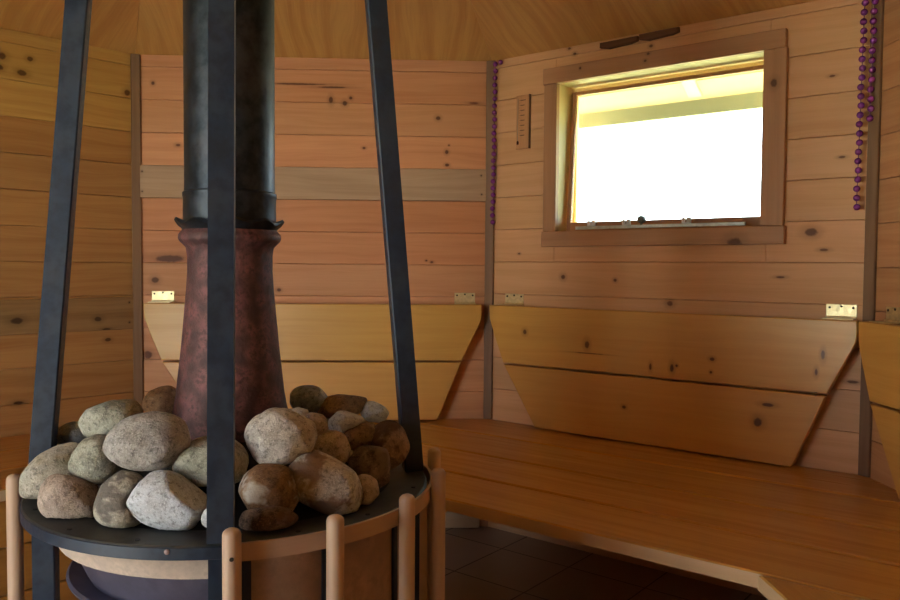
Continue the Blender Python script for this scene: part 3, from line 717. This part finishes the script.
# id, x, y, z, half width, half height, roll, depth, colour, stain, angularity, label
ST = [
 (1, -.2010, -.092, .5965, .0500, .0390, -38, .040, 'beige', None, .5, 'rough mottled beige stone at the far left edge of the ring'),
 (2, -.0323, -.1806, .662, .0573, .0391, -6, .045, 'grey', None, .15, 'large smooth grey speckled stone on top, left of the chimney'),
 (3, -.1234, -.068, .6729, .046, .0306, -8, .038, 'green', None, .3, 'greenish grey stone on top of the pile beside the left post'),
 (4, -.1221, -.1307, .6248, .0364, .035, 0, .034, 'green', None, .25, 'rounded green grey stone squeezed under the large grey one'),
 (5, -.1500, -.1570, .5740, .0460, .0345, 28, .036, 'brownish', None, .25, 'pinkish brown stone resting on the left front of the ring'),
 (6, -.0580, -.2057, .5877, .0385, .0395, 10, .036, 'beige', (.16, .14, .12), .3, 'dark veined beige stone left of the white wedge stone'),
 (7, .0084, -.2172, .5893, .057, .0394, 12, .040, 'white', (.25, .19, .15), .55, 'white wedge shaped stone with brown top at the front of the ring'),
 (8, .0517, -.1699, .6309, .051, .0354, 5, .040, 'green', None, .3, 'pale green stone half hidden behind the front post'),
 (9, -.1007, .1076, .668, .0351, .0281, 0, .034, 'orange', None, .3, 'tan stone behind the pile at the left foot of the chimney'),
 (10, -.2148, .0094, .6319, .026, .0211, 0, .026, 'blue', None, .2, 'small bluish stone at the back beside the left post'),
 (11, .1458, -.1351, .6574, .0513, .0395, 0, .045, 'pale', None, .4, 'large pale stone on top, right of the chimney'),
 (12, .136, -.1858, .5948, .0435, .0365, 10, .038, 'orange', (.50, .44, .37), .2, 'smooth orange brown stone with whitish left side right of the front post'),
 (13, .2105, -.1538, .5956, .0608, .0405, 32, .042, 'pale', (.23, .15, .10), .3, 'long grey and brown stone slanting down to the right front'),
 (14, .2647, -.119, .5753, .0239, .0224, 0, .024, 'brownish', None, .2, 'small brown stone tucked beside the long slanting stone'),
 (15, .2711, -.0442, .5894, .0381, .0397, 20, .034, 'dark', (.20, .13, .09), .8, 'dark broken jagged stone at the right of the ring'),
 (16, .2956, .0279, .6099, .0353, .042, 0, .036, 'brown', (.10, .05, .03), .5, 'brown stone with cracked face beside the right post'),
 (17, .245, .0338, .6223, .032, .0252, 0, .028, 'brown', None, .12, 'round dull brown stone above the jagged dark one'),
 (18, .2247, .0351, .6424, .032, .0252, 0, .026, 'cream', None, .45, 'cream coloured stone in the middle of the right pile'),
 (19, .2091, .1343, .6554, .0451, .0235, -8, .034, 'brown', None, .35, 'long brown stone topping the back of the right pile'),
 (20, .149, .1416, .6669, .0344, .0253, 8, .030, 'blue', None, .15, 'blue grey rounded stone at the back right of the chimney'),
 (21, .203, -.0428, .6213, .0349, .0285, 15, .030, 'brownish', None, .3, 'brown grey stone deep between the pale and cream stones'),
 (22, .1834, -.0498, .6611, .0204, .0173, 10, .020, 'brownish', None, .3, 'small brown stone between the pale and cream stones'),
 (23, .2667, .1356, .646, .0253, .0181, 15, .024, 'white', None, .3, 'small white stone at the back near the right post'),
 (24, .1577, -.0448, .676, .0158, .0095, 0, .016, 'cream', None, .2, 'tiny cream stone showing above the large pale one'),
 (25, .1413, -.2236, .5657, .038, .0177, -4, .026, 'dark', (.14, .07, .04), .3, 'flat dark brown stone on the ring under the orange brown one'),
 (26, .0705, -.2486, .5768, .0115, .0125, 0, .014, 'white', None, .3, 'small white stone against the front post'),
]
# extra broken or flattened faces: (right, back, up, distance)
FACETS = {7: [(.62, -.1, .75, .62), (-.97, 0, .25, .80), (.1, -.9, -.2, .80), (-.1, .1, -1, .80), (.95, 0, -.3, .93)], 1: [(-.75, 0, .65, .80), (-.6, -.3, -.7, .80)], 5: [(.6, -.2, .75, .85)],
 13: [(-.2, 0, 1, .80), (.2, 0, -1, .78), (0, -1, .3, .8)], 11: [(-1, 0, -.3, .88), (.2, 0, -1, .82), (1, 0, -.3, .9), (.1, -.95, .5, .85)], 12: [(-1, 0, 0, .88)],
 15: [(.5, -.85, .1, .62), (-.5, -.8, .4, .66), (.9, 0, .45, .72), (-.3, 0, 1, .78), (0, -.9, -.5, .7)], 16: [(.4, -.9, 0, .7), (.9, -.3, .6, .8), (-.6, -.5, .6, .8)],
 18: [(.3, 0, 1, .75), (-.7, -.5, .5, .75)], 8: [(-.3, -.3, .9, .82)], 6: [(-.9, -.3, .2, .84)], 3: [(-.3, 0, 1, .84)]}
LOW = 'brownish stone lying low at the back of the pile, mostly hidden by the others'
for k, (x, y, z) in enumerate(((-.10, .115, .612), (-.02, .205, .598), (.10, .215, .600), (.165, .165, .615), (.245, .12, .600), (-.195, .03, .590), (-.13, -.02, .612), (.235, .045, .590))):
    ST.append((40 + k, x, y, z, .048, .034, k * 17 - 40, .042, 'brownish', None, .3, LOW))
rgt = Vector((1, -.045, 0)).normalized(); fwd = Vector((.045, 1, 0)).normalized(); UP = Vector((0, 0, 1))
class Stone:
    def __init__(s, r):
        s.id, x, y, z, s.a, s.b, roll, s.c, s.col, s.stain, s.ang, s.label = r
        s.o = Vector((x, y, z)); q = Matrix.Rotation(R(roll), 3, fwd)
        s.ex, s.ez, s.ey = q @ rgt, q @ UP, fwd.copy(); s.seed = Vector((s.id * 3.71, s.id * 1.13, s.id * 7.9))
        rg = random.Random(s.id * 17 + 5)
        s.planes = [(Vector(p[:3]).normalized(), p[3]) for p in FACETS.get(s.id, ())]
        for k in range(int(3 + s.ang * 12)):
            d = Vector((rg.gauss(0, 1), rg.gauss(0, 1), rg.gauss(0, 1))).normalized(); s.planes.append((d, rg.uniform(.86, 1.02) - s.ang * .16))
    def rad(s, d):
        f = 1 + .10 * (.4 + s.ang) * noise.noise(d * 1.3 + s.seed) * 2 + .035 * noise.noise(d * 3.1 + s.seed) + .022 * (s.ang + .25) * noise.noise(d * 6 + s.seed) + .012 * noise.noise(d * 14 + s.seed)
        for pn, h in s.planes:
            k = d.dot(pn)
            if k > .2 and f * k > h:
                f2 = h / k; f = f2 + (f - f2) * .22
        return f * 1.03
    def inside(s, p, m=.012):
        v = p - s.o; q = Vector((v.dot(s.ex) / s.a, v.dot(s.ey) / s.c, v.dot(s.ez) / s.b)); l = q.length
        if l > 1.4: return False
        if l < 1e-4: return True
        return l < s.rad(q / l) + m
    def pt(s, d, f): return s.o + s.ex * (d.x * s.a * f) + s.ey * (d.y * s.c * f) + s.ez * (d.z * s.b * f)
stones = [Stone(r) for r in ST]
camp = Vector((.3376, -1.3047, .91))
PRI = {2: -.3, 7: -.1, 11: -.2, 12: -.05, 18: -.05, 17: -.12, 13: -.1, 15: -.08, 5: -.05, 19: .05}
order = sorted(stones, key=lambda s: (s.o - camp).length + PRI.get(s.id, 1.0 if s.id >= 40 else 0))
def cone_r(z):  # chimney base radius
    if z > .97: return .09
    for (r0, z0), (r1, z1) in zip(prof, prof[1:]):
        if z0 <= z <= z1: return r0 + (r1 - r0) * (z - z0) / max(z1 - z0, 1e-6)
    return .098
def blocked(p, done):
    r = math.hypot(p.x - CP.x, p.y - CP.y)
    if r < cone_r(p.z) + .001: return True
    rc = math.hypot(p.x - C.x, p.y - C.y)
    if rc < .256: zc = .5535 if rc > .225 else .557 + (.225 - rc) * .73
    elif rc < .34: zc = .5560
    else: zc = 0
    if p.z < zc: return True
    for a in PA:
        d = Vector((math.cos(R(a)), math.sin(R(a)))); q = Vector((p.x - C.x, p.y - C.y)); rb = .298 if a != 278.9 else .307
        rp = rb - .125 * (p.z - .556) / 1.464
        if abs(q.dot(d) - rp) < .0185 and abs(q.x * -d.y + q.y * d.x) < .0178: return True
    return any(s.inside(p) for s in done)
done = []
ico = bmesh.new(); bmesh.ops.create_icosphere(ico, subdivisions=5, radius=1.0)
dirs = [v.co.normalized() for v in ico.verts]; tris = [[v.index for v in f.verts] for f in ico.faces]; nbr = [[e.other_vert(v).index for e in v.link_edges] for v in ico.verts]; ico.free()
for s in order:
    near = [q for q in done if (q.o - s.o).length < max(q.a, q.b, q.c) + max(s.a, s.b, s.c) + .02]
    fs = []; cutv = []
    for d in dirs:
        f = s.rad(d)
        if blocked(s.pt(d, f), near):
            lo, hi = .30, 1.0
            for _ in range(9):
                m = (lo + hi) / 2
                if blocked(s.pt(d, f * m), near): hi = m
                else: lo = m
            f *= lo; cutv.append(True)
        else: cutv.append(False)
        fs.append(f)
    for _ in range(2): fs = [min(f, sum(fs[j] for j in nbr[i]) / len(nbr[i]) + .004) if not cutv[i] else f for i, f in enumerate(fs)]
    bm = bmesh.new(); vs = [bm.verts.new(s.pt(d, f) - s.o) for d, f in zip(dirs, fs)]
    for tr in tris: bm.faces.new([vs[i] for i in tr])
    bm.normal_update(); me = bpy.data.meshes.new('stove_stone'); bm.to_mesh(me); bm.free()
    if me.polygons[0].normal.dot(me.polygons[0].center) < 0: me.flip_normals()
    me.polygons.foreach_set('use_smooth', [True] * len(me.polygons))
    c1, c2 = SM[s.col]
    me.materials.append(stone_mat('stone_%s' % s.col, c1, c2, .65, s.stain, .54, s.id * 1.37))
    o = bpy.data.objects.new('stove_stone', me); COL.objects.link(o); o.location = s.o
    tag(o, s.label, 'stone', 'stones heaped on the stove')
    done.append(s)
